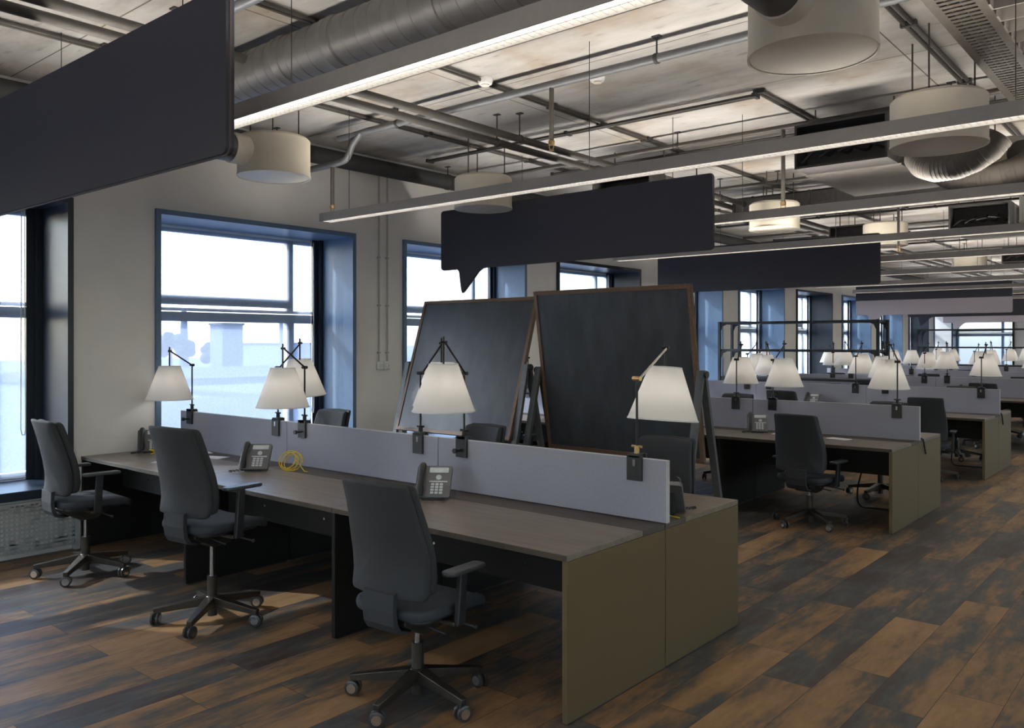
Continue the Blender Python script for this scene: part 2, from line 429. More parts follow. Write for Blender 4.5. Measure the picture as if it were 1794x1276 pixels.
for a, c in RW: window(c-a, (XR,YB-a,0), -PI/2, M['navy'], False)
for a, c in FW: window(c-a, (XR-a,YF,0), PI, M['navy'], False)

# ------------------------------------------------------------------ radiator cover under the first window
t = thing('radiator_cover', 'white perforated metal radiator cover under the leftmost window', 'radiator cover', (W,.8,.0))
b = MB(); n = 0
ys, zs = .035, .034
cols, rows = int(2.07/ys), 11
x = .055; hole = .3
# perforated sheet built as a grid of strips around square holes
zt = .41; zb = .05
for j in range(rows+1):
    b.bx(x-.002,x,0,cols*ys+.02,zb+j*zs-.0065,zb+j*zs+.0065)
for i in range(cols+1):
    b.bx(x-.0025,x-.0005,i*ys-.0065,i*ys+.0065,zb,zb+rows*zs)
rng = random.Random(3)
for i in range(cols):
    for j in range(rows):
        if rng.random() < .16: b.bx(x-.002,x,i*ys,(i+1)*ys,zb+j*zs,(zb+(j+1)*zs))
b.build('perforated_panel', M['radiator'], t)
MB().bx(.0,.042,.0,2.05,.06,.4).build('heater_core', M['white'], t)
MB().bx(0,.057,-.014,.0,0,.42).bx(0,.057,2.05,2.09,0,.42).bx(0,.057,0,2.05,.413,.425).build('cover_frame', M['radiator'], t)

# ------------------------------------------------------------------ wall sockets and conduits
t = thing('wall_socket', 'white double power socket on the wall between the two nearest lit windows', 'socket', (W,6.12,1.41))
for dy in (-.045,.045):
    p = MB().bx(0,.035,dy-.04,dy+.04,-.045,.045).build('socket_box', M['white'], t, bevel=.008)
    MB().lathe([(.024,0),(.024,.012),(.018,.012),(.018,.003),(0,.003)],16,m=Matrix.Translation((.033,dy,0)) @ Matrix.Rotation(PI/2,4,'Y')).build('socket_face', M['white'], p, smooth=40)
for y, s in ((6.06,'left'),(6.18,'right')):
    t = thing('cable_conduit', 'thin grey wall conduit above the sockets, %s one of the pair' % s, 'conduit', (W,y,1.45), 0)
    MB().cyl((.02,0,.0),(.02,0,2.05),.009,8).build('conduit_tube', M['wallconduit'], t, smooth=40)
    for z in (.1,.62,1.15,1.7): MB().bx(0,.034,-.014,.014,z-.008,z+.008).build('conduit_clip', M['wallconduit'], t)

# ------------------------------------------------------------------ desks
ROWS = [(3.755,1.69),(8.44,1.64),(12.18,1.66),(15.95,1.66),(19.7,1.66),(23.45,1.66)]
RN = ['nearest','second','third','fourth','fifth','sixth']
JX = [-7.05,-5.415,-3.785,-2.155]
def desk_row(i):
    yc, dp = ROWS[i]; h = dp/2; yf, yb = yc-h, yc+h
    t = thing('bench_desk', '%s long double-sided desk row from the camera, with grey felt divider' % RN[i], 'desk', (0,yc,0), 0, 'rows of bench desks')
    for k in range(3):
        x0, x1 = JX[k]+.002, JX[k+1]-.002
        for s in (-1,1):
            a, c = sorted((s*h, s*.215))
            tp = MB().bx(x0,x1,a,c,.712,.74).build('tabletop', M['top'], t, bevel=.002)
            MB().bx(x0,x1,s*h-.001 if s<0 else s*h-.0005,s*h+.0005 if s<0 else s*h+.001,.713,.7385).build('front_edge', M['topedge'], tp)
            a, c = sorted((s*.211, s*.004))
            MB().bx(x0,x1,a,c,.712,.7395).build('cable_flap', M['flap'], t, bevel=.0015)
            a, c = sorted((s*(h-.32), s*(h-.34)))
            bz = .46 if s < 0 else .4
            pn = MB().bx(x0+.03,x1-.03,a,c,bz,.71).build('modesty_panel', M['legpanel'], t)
            for q in (.3,.7):
                xx = x0+(x1-x0)*q; f = s*(h-.32)
                MB().cyl((xx,f,.56),(xx,f+s*.004,.56),.008,10).build('screw_cap', M['chrome'], pn)
        dv = MB().bx(x0+(.045 if k==0 else .001),x1-(.001 if k<2 else -.014),-.013,.013,.745,1.06).build('divider_screen', M['screen'], t)
        b = MB(); e0, e1 = x0+(.04 if k==0 else 0), x1+(.018 if k==2 else 0)
        b.bx(e0,e1,-.014,.014,1.06,1.063)
        if k == 2: b.bx(e1-.004,e1,-.014,.014,.745,1.06)
        if k == 0: b.bx(e0,e0+.004,-.014,.014,.745,1.06)
        b.build('edge_trim', M['screen_edge'], dv)
    for k in range(4):
        for s in (-1,1):
            a, c = sorted((s*(h-.004), s*.003))
            if k == 3: x0, x1 = JX[3]-.028, JX[3]
            elif k == 0: x0, x1 = JX[0], JX[0]+.028
            else: x0, x1 = JX[k]-.014, JX[k]+.014
            if k in (1,2): a, c = sorted((s*(h-.01), s*.003))
            nm = 'end_panel' if k in (0,3) else 'leg_panel'
            MB().bx(x0,x1,a,c,.008,.711).build(nm, M['bronze'] if k == 3 else M['legpanel'], t, bevel=.0015)
            MB().bx(x0+.004,x1-.004,a+.02,c-.02,0,.009).build('plinth_foot', M['blackp'], t)
    return t
for i in range(6): desk_row(i)

# ------------------------------------------------------------------ clamp lamps
def make_lamp(reach, zh=1.475, zt=1.63, ztop=1.48, tilt=0, side=-1, label='', swing=0, brass=False, grp='clamp lamps on the desk dividers'):
    """origin on the divider centre at floor height; side -1 leans to the camera side"""
    t = thing('clamp_lamp', label, 'lamp', (0,0,0), 0, grp)
    b = MB()
    s = side
    Rz = Matrix.Rotation(swing,4,'Z'); e = Rz @ Vector((0,s*reach,zt)); ex = Rz @ Vector((1,0,0)); ec = Vector((e.x,e.y,0))
    b.bx(-.045,.045,s*.0145,s*.03,.955,1.085).bx(-.045,.045,-s*.03,-s*.0145,.945,1.075)
    b.bx(-.035,.035,-.03,.03,1.064,1.085)
    cl = b.build('clamp', M['blackp'], t, bevel=.002)
    MB().cyl((0,s*.03,1.0),(0,s*.075,1.0),.008,10).cyl((0,s*.075,1.0),(0,s*.09,1.0),.016,12).build('clamp_knob', M['blackp'], cl, smooth=40)
    MB().bx(-.008,.008,-s*.0315,-s*.0295,1.02,1.055).build('clamp_slot', M['chrome'], cl)
    MB().cyl((0,0,1.085),(0,0,1.125),.014,12).cyl((-.03,0,1.12),(.03,0,1.12),.007,8).build('collar', M['brass'] if brass else M['lampmetal'], t, smooth=40)
    MB().cyl((0,0,1.08),(0,0,zh),.0065,10).build('pole', M['lampmetal'], t, smooth=40)
    MB().cyl(Vector((0,0,zh))-ex*.025,Vector((0,0,zh))+ex*.025,.012,10).build('hinge', M['brass'] if brass else M['lampmetal'], t, smooth=40)
    MB().cyl(Vector((0,0,zh-.005))+ex*.012,e+ex*.012,.0065,10).build('arm', M['chrome'] if brass else M['lampmetal'], t, smooth=40)
    MB().cyl(e+Vector((0,0,.035)),ec+Vector((0,0,ztop-.03)),.0065,10).cyl(e-ex*.015,e+ex*.025,.009,8).build('stem', M['lampmetal'], t, smooth=40)
    Mx = Matrix.Translation(ec+Vector((0,0,ztop))) @ Rz @ Matrix.Rotation(tilt,4,'X')
    rb, rt, hh = .19, .088, .285
    b = MB(); b.lathe([(rt,0),(rb,-hh),(rb-.002,-hh),(rt-.002,0)],40,m=Mx,close=True)
    sh = b.build('lamp_shade', M['shade'], t, smooth=50)
    MB().lathe([(rt+.0015,.002),(rt+.0015,-.006),(rt-.003,-.006),(rt-.003,.002)],40,m=Mx,close=True).build('shade_rim', M['white'], sh, smooth=50)
    b = MB()
    b.lathe([(rb+.0015,-hh+.006),(rb+.0015,-hh-.002),(rb-.003,-hh-.002),(rb-.003,-hh+.006)],40,m=Mx,close=True)
    b.build('shade_rim', M['white'], sh, smooth=50)
    b = MB()
    for a in range(3):
        q = a*2*PI/3
        b.tube([Mx @ Vector((rt*math.cos(q),rt*math.sin(q),-.004)), Mx @ Vector((0,0,-.03))],.002,6)
    b.lathe([(0,-.02),(.022,-.02),(.022,-.032),(.016,-.1),(0,-.1)],14,m=Mx)
    b.build('lamp_holder', M['lampmetal'], sh, smooth=40)
    MB().lathe([(0,-.2),(.02,-.192),(.03,-.165),(.02,-.125),(.012,-.1),(0,-.1)],14,m=Mx).build('light_bulb', M['bulb'], sh, smooth=60)
    return t
LP = [('wall end',-6.84,-1),('first divider joint, back one of two',-5.55,1),('first divider joint, front one of two',-5.21,-1),
      ('second divider joint, back one of two',-3.96,1),('second divider joint, front one of two',-3.57,-1),('aisle end',-2.325,1)]
SPEC = {  # first row, read from the photograph: (reach, hinge z, tip z, shade-top z, tilt)
 0:(.205,1.467,1.59,1.462,0), 1:(.2,1.47,1.66,1.53,.06), 2:(.19,1.478,1.62,1.478,0), 3:(.19,1.465,1.66,1.53,0), 4:(.18,1.472,1.665,1.535,0), 5:(.24,1.475,1.635,1.53,-.09)}
for i in range(6):
    for k, (nm, x, s) in enumerate(LP):
        if i == 0: sp = SPEC[k]
        else: sp = (random.uniform(.15,.24), 1.47+random.uniform(-.01,.02), random.uniform(1.61,1.67), random.uniform(1.47,1.53), random.uniform(-.07,.07))
        lab = 'white lamp on %s desk row at its %s' % (RN[i], nm)
        if i == 1 and k > 2: sp = ((.2,1.48,1.64,1.5,0),(.2,1.48,1.65,1.5,0),(.2,1.48,1.64,1.5,.03))[k-3]
        sw = math.radians((12,55,37)[k-3]) if (i == 1 and k > 2) else math.radians(-8) if (i == 0 and k == 5) else math.radians(random.uniform(-25,25)) if i > 0 else 0
        l = make_lamp(*sp[:4], tilt=sp[4], side=s, label=lab, swing=sw, brass=(i == 0 and k == 5))
        l.location = (x+(0 if i == 0 else random.uniform(-.04,.04)), ROWS[i][0], 0)

# ------------------------------------------------------------------ office chairs
def make_chair(label, dz=0., arm=0., base_rot=0.):
    t = thing('office_chair', label, 'chair', (0,0,0), 0, 'office chairs at the bench desks')
    R = .315; Rm = Matrix.Rotation(base_rot,4,'Z')
    b = MB()
    b.lathe([(0,.075),(.045,.075),(.05,.1),(.045,.135),(.032,.15),(0,.15)],20)
    for k in range(5):
        d = Rm @ Vector((math.cos(k*2*PI/5), math.sin(k*2*PI/5), 0))
        b.bar(d*.03+Vector((0,0,.122)), d*(R+.012)+Vector((0,0,.083)), .058, .05, w1=.032, h1=.03)
        b.cyl(d*R+Vector((0,0,.055)), d*R+Vector((0,0,.085)), .009, 8)
    b.build('star_base', M['basemetal'], t, smooth=35, bevel=.003)
    rg = random.Random(int(base_rot*100)+3)
    for k in range(5):
        d = Rm @ Vector((math.cos(k*2*PI/5), math.sin(k*2*PI/5), 0))
        c = d*R+Vector((0,0,.0355)); a = rg.uniform(0,PI); ax = Vector((math.cos(a),math.sin(a),0))
        b = MB()
        for q in (-1,1):
            b.tube([c+ax*(q*.008), c+ax*(q*.011), c+ax*(q*.022), c+ax*(q*.025)], .03, 18, radii=[.03,.0355,.0355,.028])
        b.cyl(c-ax*.01, c+ax*.01, .012, 8)
        b.bar(c+Vector((0,0,.012)), c+Vector((0,0,.036)), .016, .03)
        cs = b.build('caster', M['caster'], t, smooth=40)
        for q in (-1,1): MB().tube([c+ax*(q*.0245), c+ax*(q*.0265)], .023, 16).build('caster_cap', M['chrome'], cs, smooth=40)
    b = MB(); b.cyl((0,0,.03),(0,0,.27),.029,16)
    b.build('gas_spring_sleeve', M['basemetal'], t, smooth=40)
    MB().cyl((0,0,.25),(0,0,.41+dz),.014,14).build('gas_spring', M['chrome'], t, smooth=40)
    Z = dz
    # under-seat mechanism
    b = MB()
    P = lambda a, c, tt: (tt, a, c+Z)
    b.prism([(-.06,.335),(.05,.345),(.14,.405),(.14,.43),(-.19,.43),(-.19,.405)], P, -.1, .1)
    b.bx(-.27,.27,-.06,.02,.405+Z,.425+Z)
    b.build('tilt_mechanism', M['basemetal'], t, bevel=.006)
    b = MB(); b.tube([(.08,.02,.4+Z),(.22,.04,.39+Z),(.29,.07,.375+Z)],.006,8).sphere((.29,.07,.375+Z),.011)
    b.tube([(.08,-.08,.395+Z),(.2,-.09,.385+Z),(.25,-.09,.38+Z)],.005,8)
    b.build('lever', M['blackp'], t, smooth=40)
    # seat with waterfall front
    out = rrect(-.235,.235,-.22,.25,.07,6,(.09,.09,.06,.06))
    def seatf(a, c, o):
        z = .462+Z+o - .035*max(0,(c-.12)/.13)**2 + .008*(abs(a)/.235)**2
        return (a, c, z)
    st = MB().pad(out, (0,.015), .026, seatf, .03).build('seat', M['chair_seat'], t, smooth=60)
    MB().pad(rrect(-.2,.2,-.19,.2,.06), (0,0), .012, lambda a,c,o: (a,c,.432+Z+o), .03).build('seat_shell', M['blackp'], st, smooth=50)
    # backrest: rear shell plus front cushion, leaning back towards the top
    def bk(off):
        def f(a, z, o):
            y = -.245 - .05*max(0,(z-.72)/.34)**1.5*1.6 + .018*math.exp(-((z-.64)/.09)**2) + .05*(a/.22)**2
            return (a, y+o+off, z+Z)
        return f
    def bout(g, zlo=.535, zhi=1.055):
        o = []
        L = [(-.195,zlo),(0,zlo-.004),(.195,zlo)]
        for x, z in L: o.append((x*(1-g*2), z+g))
        for i in range(1,5):
            a = -PI/2+PI/2*i/4; o.append((.2-g+.03*math.cos(a), zlo+.03+.03*math.sin(a)+(g if i<3 else 0)))
        for x, z in ((.231,.62),(.231,.7),(.227,.78),(.214,.87),(.203,.95),(.199,1.01)): o.append((x-g, z))
        for i in range(1,5):
            a = PI/2*i/4; o.append((.175-g+.022*math.cos(a), zhi-.022+.022*math.sin(a)-g))
        o.append((0,zhi+.004-g))
        return o + [(-x,z) for x,z in o[::-1] if abs(x) > .001 and not (abs(z-zlo-g) < .0001 and abs(abs(x)-.195*(1-g*2)) < .0001)]
    bs = MB().pad(bout(0), (0,.78), .017, bk(0), .025).build('backrest', M['chair'], t, smooth=60)
    MB().pad(bout(.006,.545), (0,.78), .026, bk(.047), .04).build('back_cushion', M['chair'], bs, smooth=60)
    # upright bracket between mechanism and backrest
    b = MB(); prof = [(-.1,.385),(-.18,.37),(-.232,.385),(-.254,.42),(-.262,.48),(-.258,.56)]
    outp = prof + [(y+.024,z+.006) for y,z in prof[::-1]]
    b.prism(outp, lambda a,c,tt: (tt,a,c+Z), -.095, .095)
    b.build('back_bracket', M['chair'], t, bevel=.006)
    for s in (-1,1):
        b = MB()
        b.bar((s*.27,-.02,.41+Z),(s*.275,-.005,.62+Z+arm),.03,.05,up=(0,1,0),w1=.024,h1=.045)
        b.bar((s*.2,-.02,.415+Z),(s*.28,-.02,.415+Z),.05,.02)
        a = b.build('armrest', M['blackp'], t, bevel=.004)
        MB().pad(rrect(s*.275-.036,s*.275+.036,-.12,.13,.022), (s*.275,.01), .010, lambda p,q,o: (p,q,.63+Z+arm+o), .04).build('arm_pad', M['armpad'], a, smooth=50)
    return t
FRONT1 = [  # x, y, turn, dz, arm, base rot, label
 (-2.855,2.69,4,0,.02,67,'dark grey office chair closest to the camera, with its back to it'),
 (-4.61,2.66,6,.125,.07,20,'grey high-set office chair, middle one in front of the nearest desk row'),
 (-6.22,2.6,-3,.07,.05,27,'dark grey office chair by the leftmost window, above the perforated radiator cover')]
chs = []
for x, y, rz, dz, arm, br, lab in FRONT1:
    c = make_chair(lab, dz, arm, math.radians(br-rz)); c.location = (x,y,0); c.rotation_euler.z = math.radians(rz); chs.append(c)
proto = [chs[0], make_chair('x', -.03, .0, math.radians(40)), make_chair('y', -.05, .01, math.radians(10))]
used = set()
def place(pi, x, y, rz, lab):
    if pi and pi not in used: c = proto[pi]; used.add(pi)
    else: c = copy_tree(proto[pi])
    c.location = (x,y,0); c.rotation_euler.z = math.radians(rz); c['label'] = lab
    return c
PN = ['by the wall','in the middle','at the aisle end']
for i in range(6):
    yc, dp = ROWS[i]; h = dp/2
    for s in (-1,1):
        for k, x in enumerate((-6.38,-4.55,-2.87)):
            if i == 0 and s < 0: continue
            side = 'near' if s < 0 else 'far'
            y = yc+s*(h+.13+random.uniform(-.04,.08)); rz = random.uniform(-14,14) + (0 if s < 0 else 180)
            xx = x+random.uniform(-.1,.1)
            if i == 0: xx, y, rz = ((-6.42,4.72,184),(-4.5,4.72,178),(-2.82,4.72,186))[k]
            if i == 1 and s < 0 and k == 2: xx, y, rz = -2.86, 7.58, -6
            if i == 2 and s < 0 and k == 2: xx, y, rz = -2.72, 11.08, 8
            if i == 2 and s < 0 and k == 1: xx, y, rz = -4.45, 11.05, 0
            place(1 if (i+k+(s>0)) % 2 else 2, xx, y, rz, 'grey chair, %s side of %s desk row, %s' % (side, RN[i], PN[k]))

# ------------------------------------------------------------------ desk phones, papers, cables
def make_phone(label):
    t = thing('desk_phone', label, 'phone', (0,0,.74), 0, 'desk phones')
    tl = math.radians(50)
    Mx = Matrix.Translation((0,-.055,.012)) @ Matrix.Rotation(tl,4,'X')      # local xy plane = sloping face
    F = lambda a, c, o: tuple(Mx @ Vector((a,c,o)))
    MB().prism(rrect(-.105,.105,0,.215,.014), F, -.016, .012).build('phone_body', M['phone'], t, bevel=.003)
    b = MB(); b.prism([(-.06,.0),(.075,.0),(.075,.004),(.055,.12),(.04,.12),(-.06,.006)], lambda a,c,tt: (tt,a,c), -.06, .06)
    b.build('phone_stand', M['blackp'], t)
    b = MB().prism(rrect(-.03,.085,.165,.2,.004), F, .012, .0145); b.build('display', M['phonescreen'], t)
    b = MB(); b.lathe([(0,.012),(.017,.012),(.017,.0165),(0,.0165)],20,m=Mx @ Matrix.Translation((.03,.132,0))); b.build('navigation_dial', M['phonescreen'], t, smooth=40)
    b = MB()
    for r in range(4):
        for c in range(3): b.prism(rrect(-.012+c*.026,.008+c*.026,.022+r*.019,.036+r*.019,.003,2), F, .012, .0155)
    b.build('keypad', M['phonescreen'], t)
    MB().prism(rrect(-.025,.085,.1,.109,.003,2), F, .012, .015).build('softkey_strip', M['phonescreen'], t)
    b = MB()
    pts = [Mx @ Vector((-.07,y,o)) for y, o in ((.005,.02),(.03,.036),(.07,.047),(.11,.049),(.15,.046),(.19,.036),(.212,.022))]
    b.tube(pts,.02,12,radii=[.018,.024,.019,.017,.019,.025,.019])
    b.build('handset', M['blackp'], t, smooth=60)
    pts = []
    for q in range(60):
        a = q*.9; f = q/59
        pts.append((-.075-.07*math.sin(f*PI)+.006*math.cos(a), -.06-.04*math.sin(f*PI*1.3)-.05*f, .008+.006*math.sin(a)+.006))
    MB().tube(pts,.0028,5).build('cord', M['blackp'], t)
    return t
PH = [(-5.31,3.4,42,'grey desk phone with yellow cable beside it on the nearest desk row'),
      (-3.55,3.47,36,'black desk phone behind the chair closest to the camera'),
      (-6.86,3.4,62,'desk phone seen side-on at the wall end of the nearest desk row'),
      (-2.3,4.0,200,'desk phone half hidden behind the aisle end of the nearest divider'),
      (-3.62,8.17,24,'desk phone under the paired lamps on the second desk row'),
      (-4.35,8.95,190,'desk phone on the far side of the second desk row, mid desk'),
      (-3.2,8.95,170,'desk phone on the far side of the second desk row, towards the aisle'),
      (-4.5,12.0,0,'desk phone on the near side of the third desk row'),
      (-3.3,15.8,0,'desk phone on the near side of the fourth desk row')]
p0 = None
for x, y, r, lab in PH:
    if p0 is None: p0 = make_phone(lab); c = p0
    else: c = copy_tree(p0); c['label'] = lab
    c.location = (x,y,.74); c.rotation_euler.z = math.radians(r)
PP = [(-6.15,3.57,20,'white paper sheet on the nearest desk row, left of the grey phone',0),(-6.5,3.66,-15,'small white paper slip against the nearest divider near the wall',0),
      (-6.2,3.2,35,'white paper slip behind the middle front chair',0),(-3.35,8.17,10,'white paper sheet right of the phone on the second desk row',0),(-2.78,8.12,-12,'white paper sheet beside the chair on the second desk row',0)]
for x, y, r, lab, z in PP:
    b = MB(); b.bx(-.1,.1,-.06,.06,0,.003); o = b.build('paper_sheet', M['paper']); o.location = (x,y,.7405); o.rotation_euler.z = math.radians(r)
    tag(o, lab, 'paper', 'papers on the desks')
def coil(name, label, loc, mat, turns=3, r=.07, tiltx=70, rz=0, wire=.004, seed=1):
    rg = random.Random(seed); pts = []
    n = turns*18
    Rm = Matrix.Rotation(math.radians(rz),3,'Z') @ Matrix.Rotation(math.radians(tiltx),3,'X')
    for q in range(n+1):
        a = 2*PI*q/18; rr = r*(1+.22*math.sin(a*.37+seed)+.1*math.sin(a*1.7+seed))
        p = Rm @ Vector((rr*math.cos(a), rr*math.sin(a), (q/n-.5)*.07+.012*math.sin(a*1.3))); p.z = max(wire, p.z+r*math.sin(math.radians(tiltx))+wire)
        pts.append(p)
    pts.append(pts[-1]*.6+Vector((.1,.02,0))); pts[-1].z = wire
    pts.append(Vector((.17,.03,wire)))
    o = MB().tube(pts, wire, 6).build(name, mat, None, smooth=60); o.location = loc
    return tag(o, label, 'cable', 'cable coils on the desks')
coil('network_cable', 'coiled yellow network cable beside the grey phone on the nearest desk row', (-5.13,3.57,.74), M['yellow'], 5, .068, 62, 30, wire=.0035)
coil('network_cable', 'small coil of yellow cable by the wall-end phone', (-6.72,3.36,.74), M['yellow'], 2, .035, 10, 0, seed=2)
coil('network_cable', 'small coil of yellow cable behind the aisle end of the nearest divider', (-2.33,3.88,.74), M['yellow'], 2, .035, 30, 100, seed=4)
def hang(label, pts):
    o = MB().tube(pts,.008,8).build('power_cable', M['blackp'], None, smooth=60); return tag(o, label, 'cable', 'black cables at the desks')
def smoothp(P, n=8):
    P = [Vector(p) for p in P]; out = []
    for i in range(len(P)-1):
        p0, p1, p2, p3 = P[max(0,i-1)], P[i], P[i+1], P[min(len(P)-1,i+2)]
        for k in range(n):
            u = k/n
            out.append(.5*((2*p1)+(p2-p0)*u+(2*p0-5*p1+4*p2-p3)*u*u+(3*p1-p0-3*p2+p3)*u**3))
    return out+[P[-1]]
for i, nm in ((1,'second'),(2,'third')):
    yc = ROWS[i][0]
    hang('black cable looping from the underside of the %s desk row to the floor' % nm, smoothp([(-2.6,yc-.2,.71),(-2.58,yc-.25,.5),(-2.66,yc-.15,.25),(-2.7,yc+.05,.06),(-2.6,yc+.25,.01),(-2.3,yc+.3,.01)]))
    hang('black cable ends hooked over the aisle end of the %s desk row' % nm, smoothp([(-2.3,yc+.1,.746),(-2.18,yc+.1,.752),(-2.145,yc+.12,.74),(-2.14,yc+.16,.66),(-2.14,yc+.2,.6)]))

# ------------------------------------------------------------------ hanging speech-bubble signs
def sign(y, x0, x1, z0, z1, label, mat='sign', two=False, tail=True):
    t = thing('hanging_sign', label, 'sign', (0,y,0), 0, 'speech-bubble signs under the ceiling')
    r = .035
    o = rrect(x0,x1,z0,z1,r,5)
    if tail:
        tl = [(x0+.25,z0+.002),(x0+.28,z0-.03),(x0+.31,z0-.22),(x0+.325,z0-.265),(x0+.345,z0-.25),(x0+.56,z0-.04),(x0+.62,z0-.008),(x0+.69,z0)]
        o = o[:6]+tl+o[6:]
    f = lambda a, c, tt: (a,tt,c)
    if not two:
        MB().prism(o, f, -.02, .02).build('panel', M[mat], t)
    else:
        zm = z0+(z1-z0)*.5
        MB().prism([p for p in o if p[1] <= zm][0:0] or [(a,min(c,zm)) for a,c in o if True], f, -.02, .02).build('panel', M['sign_light'], t)  # pale lower half: light from the fixture put into the colour
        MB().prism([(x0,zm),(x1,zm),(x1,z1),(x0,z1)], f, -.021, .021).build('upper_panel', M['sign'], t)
    b = MB(); e = [(a,0,c) for a,c in o]
    b.tube(e,.006,6,closed=True); b.build('edge_trim', M['sign_edge'] if not two else M['sign_light'], t)
    for x in (x0+.4,x1-.4): MB().cyl((x,0,z1-.02),(x,0,CZ),.003,6).build('hanging_wire', M['lampmetal'], t)
    return t
sign(1.95,-6.7,-3.235,2.475,3.2,'dark charcoal hanging sign at the upper left, nearest the camera', tail=True)
sign(6.7,-6.71,-3.37,2.477,3.142,'dark charcoal speech-bubble sign hanging above the two chalkboards')
sign(11.4,-6.67,-3.37,2.43,3.09,'dark charcoal hanging sign partly behind the one above the chalkboards')
sign(20.5,-6.61,-3.37,2.31,2.985,'far dark hanging sign, light on its lower half painted as pale lavender', two=True)
sign(25.0,-6.65,-2.6,2.37,2.95,'far dark hanging sign behind the two-tone one')
sign(28.9,-6.65,-2.2,2.28,2.7,'far pale lavender hanging sign near the end windows', mat='sign_light')

# ------------------------------------------------------------------ linear ceiling lights
ON = ['nearest','second','third','fourth','fifth','sixth','seventh','eighth','ninth','tenth','eleventh','twelfth']
for k in range(-2, 12):
    y = 2.27+2.375*k; x0, x1 = -6.15, 2.9; z = 2.745; w, h = .055, .075
    nm = ON[k] if k >= 0 else ['last','first'][k+2]
    t = thing('linear_ceiling_light', ('long grey linear ceiling light, %s one back from the camera' % nm) if k >= 0 else 'long grey linear ceiling light behind the camera, %s of two' % nm, 'ceiling light', (0,y,z), 0, 'linear ceiling lights')
    b = MB()
    b.bx(x0,x1,-w,-w+.006,0,h).bx(x0,x1,w-.006,w,0,h).bx(x0,x1,-w+.006,w-.006,h-.034,h-.028).bx(x0,x0+.006,-w+.006,w-.006,0,h-.006).bx(x1-.006,x1,-w+.006,w-.006,0,h-.006)
    hs = b.build('housing', M['fixture'], t)
    MB().bx(x0+.02,x1-.02,-w+.012,w-.012,h-.042,h-.036).build('tube_diffuser', M['tubelight'], hs)
    MB().bx(x0+.03,x1-.03,-w+.01,w-.01,h-.026,h-.022).build('added_uplight_strip', M['added_uplight'], hs)  # added upward strip, unseen from below, to brighten the ceiling
    b = MB(); st = .035 if 0 <= k < 2 else .09
    b.bx(x0+.01,x1-.01,-.0015,.0015,.004,.03)
    n = int((x1-x0-.04)/st)
    for q in range(n):
        x = x0+.02+q*st; b.bx(x,x+.0015,-w+.008,w-.008,.004,.03)
    b.build('louver', M['louver'], t)
    for x in (x0+.35,x0+2.9,x0+5.4,x1-.35): MB().cyl((x,0,h),(x,0,CZ-z),.0025,6).build('suspension_wire', M['lampmetal'], t)

# ------------------------------------------------------------------ air diffusers (drums), ducts, HVAC
def drum(x, y, label, z=3.02, collar=True, D=.292, hh=.325):
    t = thing('air_diffuser', label, 'air diffuser', (x,y,z), 0, 'drum air diffusers')
    MB().lathe([(D,.012),(D,hh-.02),(D-.02,hh),(0,hh)],48).lathe([(D,.012),(D-.01,.012),(D-.01,.05),(0,.05)],48).build('drum_body', M['cream'], t, smooth=40)
    b = MB(); b.lathe([(D+.004,0),(D+.004,.02),(D-.006,.02),(D-.006,0)],48,close=True); b.build('rim', M['cream'], t, smooth=40)
    MB().lathe([(0,.004),(D-.008,.004),(D-.008,.01),(0,.01)],48).build('face_plate', M['cream'], t, smooth=40)
    if collar:
        MB().tube([(0,-D+.04,.18),(0,-D-.11,.18)],.122,28).build('collar', M['cream'], t, smooth=40)
        MB().tube([(0,-D-.1,.18),(0,3.12-y-.0,.18),(0,3.1-y,.26),(0,3.1-y,.3)] if 3.1-y < -D-.15 else [(0,-D-.1,.18),(0,-D-.3,.18)],.112,24).build('supply_duct', M['duct'], t, smooth=40)
    for a in (.5,2.6,4.7): MB().cyl((.22*math.cos(a),.22*math.sin(a),hh-.01),(.22*math.cos(a),.22*math.sin(a),CZ-z),.006,6).build('hanger_rod', M['pipe'], t)
    return t
drum(-1.47,3.93,'cream drum air diffuser at the top right, nearest of all')
drum(-5.97,4.0,'cream drum air diffuser beside the hanging sign at the upper left', z=3.03)
drum(-1.41,6.0,'cream drum air diffuser behind the second ceiling light at right', z=2.95, collar=False)
drum(-5.72,6.3,'cream drum air diffuser behind the second ceiling light near the window wall', collar=False)
drum(-4.1,9.74,'cream drum air diffuser right of the sign above the chalkboards', collar=False)
drum(-1.41,8.05,'cream drum air diffuser at the right picture edge with spiral duct elbow', collar=False)
drum(-1.43,10.9,'small cream drum air diffuser at the right picture edge above the fourth light', collar=False)
drum(-3.58,17.5,'far cream drum air diffuser above the two-tone sign', z=2.98, collar=False)
drum(-3.6,12.4,'cream drum air diffuser above the second dark sign', collar=False)

def spiral(name, label, pts, r, mat, cat='duct', step=.1, couplings=()):
    """spiral-seam duct along a polyline, with ribs"""
    t = thing(name, label, cat, (0,0,0))
    MB().tube(pts, r, 32).build('duct_body', mat, t, smooth=40)
    b = MB(); P = [Vector(p) for p in pts]
    for i in range(len(P)-1):
        d = P[i+1]-P[i]; L = d.length; n = max(1,int(L/step))
        for q in range(n):
            c = P[i]+d*((q+.5)/n); e = d.normalized()*.004
            b.tube([c-e, c, c+e], r, 28, radii=[r+.0005,r+.0035,r+.0005], caps=False)
    b.build('spiral_seam', mat, t, smooth=60)
    if couplings:
        for x in couplings:
            p = Vector((x,P[0].y,P[0].z))
            MB().tube([p-Vector((.07,0,0)),p-Vector((.065,0,0)),p-Vector((.01,0,0)),p,p+Vector((.01,0,0)),p+Vector((.065,0,0)),p+Vector((.07,0,0))], r, 28, radii=[r,r+.008,r+.008,r+.012,r+.008,r+.008,r], caps=False).build('coupling', mat, t, smooth=40)
    return t
